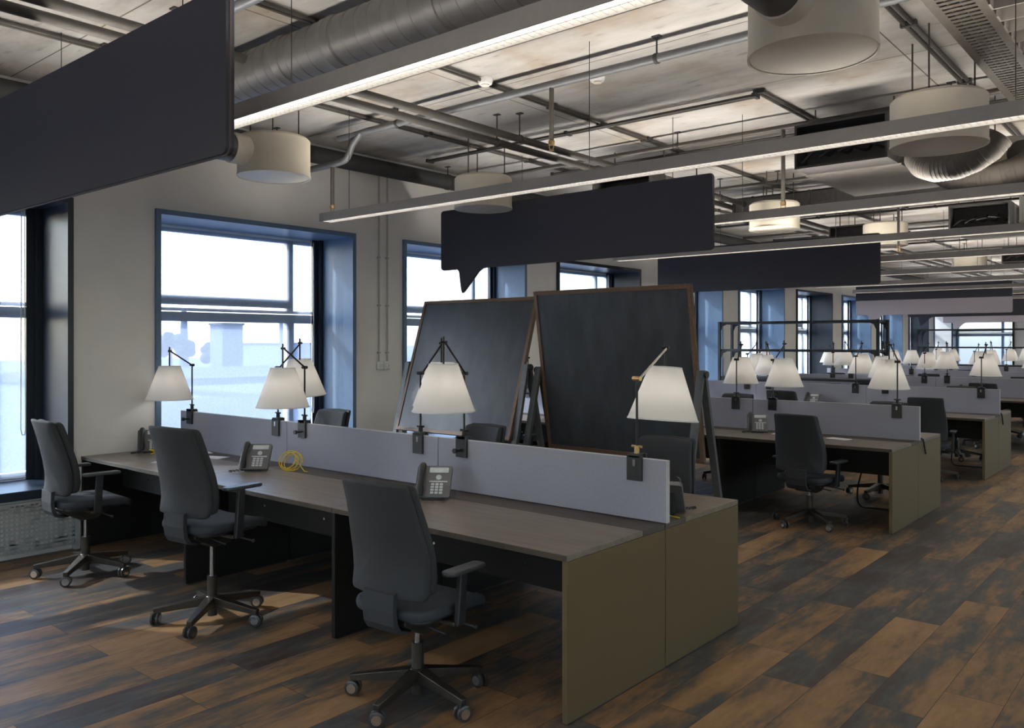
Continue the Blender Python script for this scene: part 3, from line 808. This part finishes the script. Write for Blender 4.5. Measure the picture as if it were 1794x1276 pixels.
spiral('spiral_duct', 'large grey spiral ventilation duct at the top left, behind the nearest light', [(-6.9,3.1,3.43),(2.9,3.1,3.43)], .15, M['duct'], step=.11, couplings=(-5.6,-4.45,-3.95,-3.1,-1.5))
# HVAC cassette units with flexible ducts
def hvac(x0, x1, y0, y1, z0, z1, label):
    t = thing('fan_coil_unit', label, 'air conditioner', (x0,y0,z0))
    w, d, h = x1-x0, y1-y0, z1-z0
    MB().bx(0,w,.3,d,0,h).build('casing', M['hvac'], t, bevel=.006)
    MB().bx(-.02,w+.02,.3,d,-.012,0).build('service_panel', M['hvac'], t)
    b = MB(); b.bx(0,.02,0,.3,0,h).bx(w-.02,w,0,.3,0,h).bx(.02,w-.02,.0,.3,h-.02,h).bx(.02,w-.02,0,.3,0,.02).bx(.02,w-.02,.24,.3,.02,h-.02); b.build('intake_hood', M['hvacdark'], t)
    b = MB()
    rg = random.Random(5)
    for q in range(4):
        x = .15+q*(w-.3)/3
        b.tube(smoothp([(x-.1,.04,.05+.03*q),(x,.08,h*.4),(x+.1,.14,h*.3),(x+.12,.25,h*.6)],5),.012,8)
    b.build('wiring', M['blackp'], t, smooth=50)
    MB().bx(w,w+.14,d*.35,d*.75,.02,h-.04).build('outlet_box', M['hvacdark'], t)
    for x in (.05,w-.05):
        for y in (.35,d-.05): MB().cyl((x,y,h),(x,y,CZ-z0),.007,6).build('hanger_rod', M['pipe'], t)
    return t
hvac(-2.75,-2.0,6.95,8.55,3.13,3.5,'grey fan coil unit under the ceiling left of the drum with the spiral elbow')
hvac(-2.7,-2.0,12.0,13.3,3.13,3.45,'far grey fan coil unit at the right, above the fifth ceiling light')
hvac(-5.0,-4.3,7.2,8.3,3.1,3.37,'grey fan coil unit just above the sign over the chalkboards')
hvac(-4.6,-3.9,13.0,14.1,3.15,3.45,'dark fan coil unit above the second hanging sign')
hvac(-3.0,-2.2,17.2,18.4,3.1,3.4,'far fan coil unit under the ceiling above the two-tone sign')
arc = [(-1.87,7.6,3.18),(-1.72,7.55,3.06),(-1.58,7.48,2.98),(-1.45,7.42,2.95),(-1.32,7.4,2.95),(-1.2,7.43,2.98),(-1.12,7.52,3.04),(-1.11,7.65,3.12),(-1.17,7.78,3.18),(-1.27,7.88,3.2)]
spiral('flexible_duct', 'ribbed grey duct elbow feeding the drum at the right picture edge', arc, .11, M['flexduct'], step=.03)
spiral('flexible_duct', 'short ribbed grey duct curving up behind the drum at the second light', [(-1.87,7.3,3.16),(-1.78,7.12,3.06),(-1.66,7.0,3.0),(-1.5,6.93,2.99),(-1.38,6.9,3.02),(-1.28,6.9,3.08),(-1.22,6.92,3.16)], .1, M['flexduct'], step=.03)
t = thing('rectangular_duct', 'flat dark grey rectangular duct running across behind the third ceiling light', 'duct', (0,10.3,3.3))
MB().bx(-4.9,-1.6,0,.5,0,.24).build('duct_body', M['hvacdark'], t)
for x in (-4.9,-3.9,-2.9,-1.65): MB().bx(x,x+.03,-.02,.52,-.02,.26).build('duct_flange', M['hvacdark'], t)
for x in (-4.4,-3.3,-2.2): MB().cyl((x,.1,.24),(x,.1,CZ-3.3),.007,6).build('hanger_rod', M['pipe'], t)

# ------------------------------------------------------------------ pipes and conduits
def pipe(name, label, pts, r, mat, hang=(), cat='pipe', grp=None, axis='x', drops=()):
    t = thing(name, label, cat, (0,0,0), 0, grp)
    MB().tube(pts, r, 14).build('pipe_run', mat, t, smooth=45)
    for x, y, z0, z1 in drops:
        dp = MB().cyl((x,y,z1+.05),(x,y,z0),.018,12).build('drop_pipe', M['pipe'], t, smooth=40)
        b = MB(); b.cyl((x,y,z1+.03),(x,y,z1+.06),.024,12)
        for s in (-1,1): b.tube([(x+s*.018,y,z1+.035),(x+s*.02,y,z1+.01),(x+s*.006,y,z1-.009)],.004,6)
        b.cyl((x,y,z1-.012),(x,y,z1-.007),.02,12); b.build('sprinkler_head', M['brass'], dp, smooth=40)
    if hang:
        for p in hang:
            b = MB()
            p = Vector(p)
            d = Vector((1,0,0)) if axis == 'x' else Vector((0,1,0))
            b.tube([p-d*.012, p+d*.012], r+.006, 14)
            b.cyl(p+Vector((0,0,r)), (p.x,p.y,CZ), .006, 6); b.bx(p.x-.03,p.x+.03,p.y-.02,p.y+.02,CZ-.008,CZ)
            b.build('pipe_hanger', M['darkpipe'], t, smooth=40)
    return t
pipe('sprinkler_pipe', 'grey pipe with an S-bend crossing the ceiling behind the nearest light', smoothp([(2.9,4.85,3.55),(0,4.85,3.55),(-5.8,4.85,3.55),(-5.9,4.85,3.53),(-6.0,4.85,3.47),(-6.06,4.85,3.38),(-6.14,4.85,3.33),(-6.4,4.85,3.32),(-6.75,4.85,3.32)],4), .03, M['pipegrey'], [(-5.4,4.85,3.55),(-2.85,4.85,3.55),(-.5,4.85,3.55)], drops=[(-3.73,4.85,3.55,3.08),(-6.3,4.85,3.32,2.88)])
pipe('sprinkler_pipe', 'blue-grey pipe with an S-bend at the upper left corner above the sign', smoothp([(2.9,2.55,3.53),(0,2.55,3.53),(-5.05,2.55,3.53),(-5.15,2.55,3.52),(-5.22,2.55,3.46),(-5.26,2.55,3.36),(-5.33,2.55,3.31),(-5.5,2.55,3.3),(-6.75,2.55,3.3)],4), .03, M['pipegrey'], [(-4.85,2.55,3.53),(-5.8,2.55,3.3)], drops=[(-4.45,2.55,3.53,3.2)])
pipe('sprinkler_pipe', 'brown-grey pipe running back under the ceiling, left one of the pair', [(-4.92,YF,3.45),(-4.92,30,3.45)], .032, M['pipe'], [(-4.92,5.6,3.45),(-4.92,9.4,3.45)], axis='y')
pipe('sprinkler_pipe', 'brown-grey pipe running back under the ceiling, right one of the pair', [(-4.74,YF,3.47),(-4.74,30,3.47)], .032, M['pipe'], [(-4.74,5.7,3.47),(-4.74,9.6,3.47)], axis='y')
pipe('heating_pipe', 'thick dark lagged pipe along the top of the window wall', [(-6.82,YF,3.52),(-6.82,30.8,3.52)], .085, M['darkpipe'], [(-6.82,4.6,3.52),(-6.82,6.9,3.52),(-6.82,9.2,3.52)], axis='y')
for y in (7.2,9.6,11.95,14.4,16.7,19.1):
    pipe('sprinkler_pipe', 'thin grey pipe crossing the ceiling %s' % {7.2:'above the chalkboards',9.6:'above the second desk row',11.95:'above the third desk row',14.4:'before the fourth desk row',16.7:'past the fourth desk row',19.1:'above the fifth desk row'}[y], [(-6.65,y,3.57),(2.9,y,3.57)], .024, M['pipe'], [(-4,y,3.57),(-1.6,y,3.57)], drops={7.2:[(-2.95,y,3.57,2.85)],11.95:[(-3.3,y,3.57,2.9)]}.get(y,()))
def conduit(label, p0, p1):
    t = thing('ceiling_conduit', label, 'conduit', (0,0,0), 0, 'conduits on the concrete ceiling')
    p0, p1 = Vector(p0), Vector(p1); d = (p1-p0).normalized(); sd = d.cross(Vector((0,0,1)))*.022
    MB().cyl(p0+sd,p1+sd,.014,8).cyl(p0-sd,p1-sd,.014,8).build('conduit_tube', M['pipe'], t, smooth=45)
    n = int((p1-p0).length/1.5)
    for q in range(n+1):
        c = p0+(p1-p0)*(q/max(1,n)); MB().bar(c-sd*2.2, c+sd*2.2, .03, .034).build('conduit_clip', M['darkpipe'], t)
zc = CZ-.02
conduit('paired conduit on the ceiling running back past the smoke detector', (-4.345,YF,zc), (-4.345,30,zc))
conduit('paired conduit on the ceiling running back beside the cable tray', (-1.5,YF,zc), (-1.5,30,zc))
conduit('paired conduit on the ceiling running back left of the smoke detector', (-5.85,YF,zc), (-5.85,30,zc))
conduit('paired conduit crossing the ceiling at the middle of the picture', (-6.6,6.4,zc-.03), (-2.85,6.4,zc-.03))
conduit('paired conduit crossing the ceiling further back than the middle one', (-6.0,7.85,zc-.03), (-1.0,7.85,zc-.03))
conduit('paired conduit running back from the corner of the crossing one', (-2.82,6.4,zc), (-2.82,12,zc))
conduit('paired conduit on the ceiling by the top left corner', (-6.0,2.9,zc-.03), (-5.0,2.9,zc-.03))
for y, n in ((10.9,'beyond the rectangular duct'),(13.3,'above the third desk row'),(15.7,'above the fourth desk row'),(18,'far back before the two-tone sign')):
    conduit('paired conduit crossing the ceiling %s' % n, (-6.6,y,zc-.03), (2,y,zc-.03))
# smoke detectors
for x, y, lab in ((-4.32,4.78,'white smoke detector on the ceiling conduit right of the big spiral duct'),(-3.62,5.28,'small white ceiling sensor left of the middle crossing conduit')):
    t = thing('smoke_detector', lab, 'smoke detector', (x,y,CZ))
    MB().lathe([(0,0),(.06,0),(.06,-.02),(.05,-.045),(0,-.05)],24).build('detector_body', M['white'], t, smooth=40)
    MB().lathe([(.03,-.05),(.034,-.056),(.028,-.058),(0,-.058)],16).build('sensor_cap', M['cream'], t, smooth=40)
# cable tray with ribbed hangers
t = thing('cable_tray', 'perforated metal cable tray with ribbed brackets at the top right corner', 'cable tray', (-1.16,3.5,3.41))
b = MB(); L = 26
b.bx(0,.005,0,L,0,.09).bx(.25,.255,0,L,0,.09).bx(0,.05,0,L,-.003,0).bx(.205,.255,0,L,-.003,0)
for q in range(int(4.5/.06)): b.bx(.05,.205,q*.06,q*.06+.034,-.003,0)
for q in range(int((L-4.5)/.3)): b.bx(.05,.205,4.5+q*.3,4.53+q*.3,-.003,0)
b.build('tray_channel', M['tray'], t)
for q in range(22):
    y = .1+q*.2
    MB().prism([(.3,y),(.31,y),(.31,y+.078),(.47,y+.078),(.47,y+.09),(.3,y+.09)], lambda a,c,tt: (a,c,tt), -.1, .2).build('ribbed_bracket', M['hvac'], t)
MB().bx(.25,.32,0,4.5,.05,.09).build('bracket_rail', M['hvac'], t)
for q in range(6): MB().tube(smoothp([(.05+.03*q,0,.03),(.06+.03*q,3,.02+.01*(q%2)),(.07+.028*q,8,.02),(.05+.03*q,L,.02)],6),.014,8).build('cable', M['blackp'], t, smooth=50)
for y in (.6,2.4,4.5,8,12,16,20):
    for x in (.02,.235): MB().cyl((x,y,.08),(x,y,CZ-3.41),.008,6).build('hanger_rod', M['pipe'], t)

t = thing('cable_tray', 'dark cable tray running just above the large spiral duct at the top left', 'cable tray', (-6.6,3.32,3.6))
MB().bx(0,9.4,0,.004,0,.06).bx(0,9.4,.2,.204,0,.06).bx(0,9.4,0,.204,-.003,0).build('tray_channel', M['hvacdark'], t)
for q in range(3): MB().tube(smoothp([(0,.05+.05*q,.015),(3,.06+.04*q,.03),(6,.05+.05*q,.015),(9.4,.06+.04*q,.02)],6),.012,8).build('cable', M['blackp'], t, smooth=50)
for x in (1.1,2.6,4.1,5.6,7.1,8.6): MB().bx(x,x+.03,-.02,.224,-.012,-.003).build('support_bar', M['tray'], t)
for x in (1.1,2.6,4.1,5.6,7.1,8.6): MB().cyl((x+.015,-.012,-.01),(x+.015,-.012,CZ-3.6),.006,6).build('hanger_rod', M['pipe'], t)

# ------------------------------------------------------------------ chalkboards on A-frame easels
def chalkboard(x0, x1, yc, zp, Lh, tilt, label):
    """pivots at (yc, zp); tilt>0: top towards the camera"""
    t = thing('chalkboard_easel', label, 'chalkboard', ((x0+x1)/2, yc, 0), 0, 'chalkboards on easels')
    w = (x1-x0)/2; Mx = Matrix.Translation((0,0,zp)) @ Matrix.Rotation(tilt,4,'X')
    bd = MB().bx(-w+.03,w-.03,-.012,.012,-Lh+.03,Lh-.03,Mx).build('board', M['blackwood'], t)
    b = MB()
    for a in ((-w,-w+.035,-Lh,Lh),(w-.035,w,-Lh,Lh),(-w+.035,w-.035,Lh-.035,Lh),(-w+.035,w-.035,-Lh,-Lh+.035)):
        b.bx(a[0],a[1],-.02,.02,a[2],a[3],Mx)
    b.build('board_frame', M['boardframe'], t, bevel=.002)
    for s in (-1,1):
        X = s*(w+.03)
        for q in (-1,1):
            MB().bar((X+.0*q,q*.012,zp+.03),(X+s*.01,q*.36,.03),.035,.06,up=(1,0,0)).build('leg', M['greyleg'], t, bevel=.003)
        MB().cyl((X-s*.04,0,zp),(X+s*.045,0,zp),.012,12).cyl((X+s*.03,0,zp),(X+s*.05,0,zp),.03,12).build('pivot_knob', M['blackp'], t, smooth=40)
        for q in (-1,1): MB().cyl((X-.012,q*.36,.025),(X+.012,q*.36,.025),.025,14).build('caster', M['blackp'], t, smooth=40)
    for q in (-1,1):
        MB().bar((-w-.03,q*.3,.18),(w+.03,q*.3,.18),.03,.05,up=(0,0,1)).build('cross_rail', M['greyleg'], t)
    return t
chalkboard(-4.8,-3.2,6.1,1.405,.735,math.radians(9),'black chalkboard with brown frame on an easel, the right one leaning towards the camera')
chalkboard(-6.5,-4.95,6.03,1.43,.70,math.radians(-17.5),'chalkboard on an easel, the left one leaning back and reflecting daylight')

# ------------------------------------------------------------------ open steel racks
def rack(x0, x1, y0, y1, label, zs=(2.03,1.55,1.07,.59,.11)):
    t = thing('open_rack', label, 'shelf rack', ((x0+x1)/2,(y0+y1)/2,0), 0, 'open steel racks')
    w, d = (x1-x0)/2, (y1-y0)/2
    for x in (-w,w):
        for y in (-d,d):
            MB().bx(x-.022,x+.022,y-.022,y+.022,0,zs[0]).build('post', M['rack'], t)
    for z in zs:
        sh = MB().bx(-w+.022,w-.022,-d,d,z-.045,z-.005).build('shelf', M['rack'], t)
        b = MB()
        for x, s in ((-w+.022,1),(w-.022,-1)):
            for y in (-d,d): b.prism([(x,z-.17),(x,z-.045),(x+s*.12,z-.045),(x+s*.04,z-.08)], lambda a,c,tt: (a,tt,c), y-.012, y+.012)
        b.build('corner_bracket', M['rack'], sh)
    return t
rack(-6.8,-4.1,13.75,14.25,'open dark steel rack standing between the third and fourth desk rows')
rack(-6.4,-3.3,25.0,25.5,'open dark steel rack far back near the end windows')

# ------------------------------------------------------------------ the city outside
tag(MB().bx(-900,300,-400,600,-16.2,-16).build('ground', M['extground']), kind='structure')
def bld(x0, x1, y0, y1, z1, label, mat='ext1', roof=0):
    t = thing('building', label, 'building', ((x0+x1)/2,(y0+y1)/2,-16), 0, 'buildings outside the windows')
    w, d, h = (x1-x0)/2, (y1-y0)/2, z1+16
    wl = MB().bx(-w,w,-d,d,0,h).build('walls', M[mat], t)
    b = MB()
    if roof: b.prism([(-w-.5,h),(w+.5,h),(0,h+roof)], lambda a,c,tt: (a,tt,c), -d-.5, d+.5)
    else: b.bx(-w-.3,w+.3,-d-.3,d+.3,h,h+.5)
    b.build('roof', M['ext2'], t)
    b = MB(); n = max(2,int(2*d/3.5))
    for q in range(n):
        for z in range(2,int(h)-1,4):
            y = -d+(q+.5)*2*d/n; b.bx(w,w+.08,y-.7,y+.7,z,z+1.8)
    b.build('facade_windows', M['ext3'], t)
    return t
bld(-60,-38,14,42,-8.5,'low blue-grey roofed building just below the windows','ext3',3)
bld(-88,-70,40,58,-6,'long low grey building behind the nearest roof','ext1',2)
bld(-128,-98,66,98,-6,'wide low white building right of the city view','ext1')
bld(-190,-165,60,120,-6,'mid-distance pale block below the skyline','ext1',2)
bld(-203,-197,116.5,122.5,6.2,'square block rising on the skyline in the middle of the window view','ext3')
bld(-260,-235,160,210,1.0,'pale long block on the skyline','ext1')
bld(-70,-35,-45,5,-3,'low building outside the leftmost window','ext1',3)
bld(-135,-112,102,170,-1,'low pale terrace seen through the windows behind the chalkboards','ext1',2)
t = thing('water_tower', 'round tank tower on the skyline right of the window view', 'tower', (-93.7,64.7,-16))
MB().lathe([(0,16.5),(.8,16.8),(.95,17.5),(.95,21),(0,21.3)],24).build('tank', M['ext3'], t, smooth=40)
MB().lathe([(.5,0),(.4,17)],16).build('tower_shaft', M['ext1'], t, smooth=40)
t = thing('chimney', 'slim tall chimney on the skyline in the left of the window view', 'chimney', (-265,142.6,-16))
MB().lathe([(2,0),(1.3,20),(.8,29.2),(0,29.2)],16).build('chimney_shaft', M['ext3'], t, smooth=40)
MB().lathe([(1.05,26),(1.05,27),(.9,27)],16).build('chimney_band', M['ext1'], t, smooth=40)
def tree(x, y, h, label):
    t = thing('tree', label, 'tree', (x,y,-16), 0, 'distant trees')
    rg = random.Random(int(x)); b = MB()
    for q in range(16):
        b.sphere((rg.uniform(-2.4,2.4),rg.uniform(-2.4,2.4),h-3.2+rg.uniform(-2.5,1.6)), rg.uniform(.9,1.7), 10)
    b.build('crown', M['tree'], t, smooth=60)
    MB().cyl((0,0,0),(0,0,h-3),.5,8).build('trunk', M['ext2'], t)
for x, y, h, lab in ((-233,116,20,'dark tree clump left of the chimney'),(-240,125,21.5,'tree crown behind the chimney foot'),(-227,122,20.5,'tree crown right of the chimney foot'),(-214,124,18.5,'tree beside the square skyline block'),(-220,104,18,'tree at the left edge of the window view')):
    tree(x, y, h, lab)

# ------------------------------------------------------------------ light
w = bpy.data.worlds.new('World'); SC.world = w; w.use_nodes = True
nt = w.node_tree; bg = nt.nodes['Background']
sky = N(nt,'ShaderNodeTexSky'); sky.sky_type = 'NISHITA'; sky.sun_disc = False
sky.sun_elevation = math.radians(38); sky.sun_rotation = math.radians(-118); sky.air_density = 1.0; sky.dust_density = 1.5
nt.links.new(sky.outputs[0], bg.inputs[0]); bg.inputs[1].default_value = .5
def portal(loc, rot, sx, sy):
    l = bpy.data.lights.new('window_portal','AREA'); l.shape = 'RECTANGLE'; l.size = sx; l.size_y = sy
    l.cycles.is_portal = True
    o = bpy.data.objects.new('window_portal', l); COL.objects.link(o); o.location = loc; o.rotation_euler = rot
for a, c in WIN: portal((W-.64,(a+c)/2,(ZS+ZT)/2),(0,-PI/2,0),ZT-ZS,c-a)
for a, c in ENDW: portal((W+(a+c)/2,YB+.64,(ZS+ZT)/2),(-PI/2,0,0),c-a,ZT-ZS)
for a, c in RW: portal((XR+.64,YB-(a+c)/2,(ZS+ZT)/2),(0,PI/2,0),ZT-ZS,c-a)
for a, c in FW: portal((XR-(a+c)/2,YF-.64,(ZS+ZT)/2),(PI/2,0,0),c-a,ZT-ZS)
s = bpy.data.lights.new('sun','SUN'); s.energy = 3.2; s.angle = math.radians(.6); s.color = (1,.95,.88)
so = bpy.data.objects.new('sun', s); COL.objects.link(so)
el = math.radians(36); d = Vector((math.cos(el)*.884, math.cos(el)*.468, -math.sin(el)))
so.rotation_euler = d.to_track_quat('-Z','Y').to_euler(); so.location = (-40,-20,40)

# ------------------------------------------------------------------ camera
cd = bpy.data.cameras.new('camera'); cam = bpy.data.objects.new('camera', cd); COL.objects.link(cam)
cam.location = (0,0,1.665); cam.rotation_euler = (PI/2,0,math.radians(40.27))
cd.sensor_width = 36; cd.lens = 36*1463/1794
cd.shift_y = -(638-600)/1794
cd.clip_start = .05; cd.clip_end = 2000
SC.camera = cam
vs = SC.view_settings; vs.view_transform = 'Standard'; vs.look = 'None'; vs.exposure = 1.4; vs.gamma = 1; vs.use_curve_mapping = False
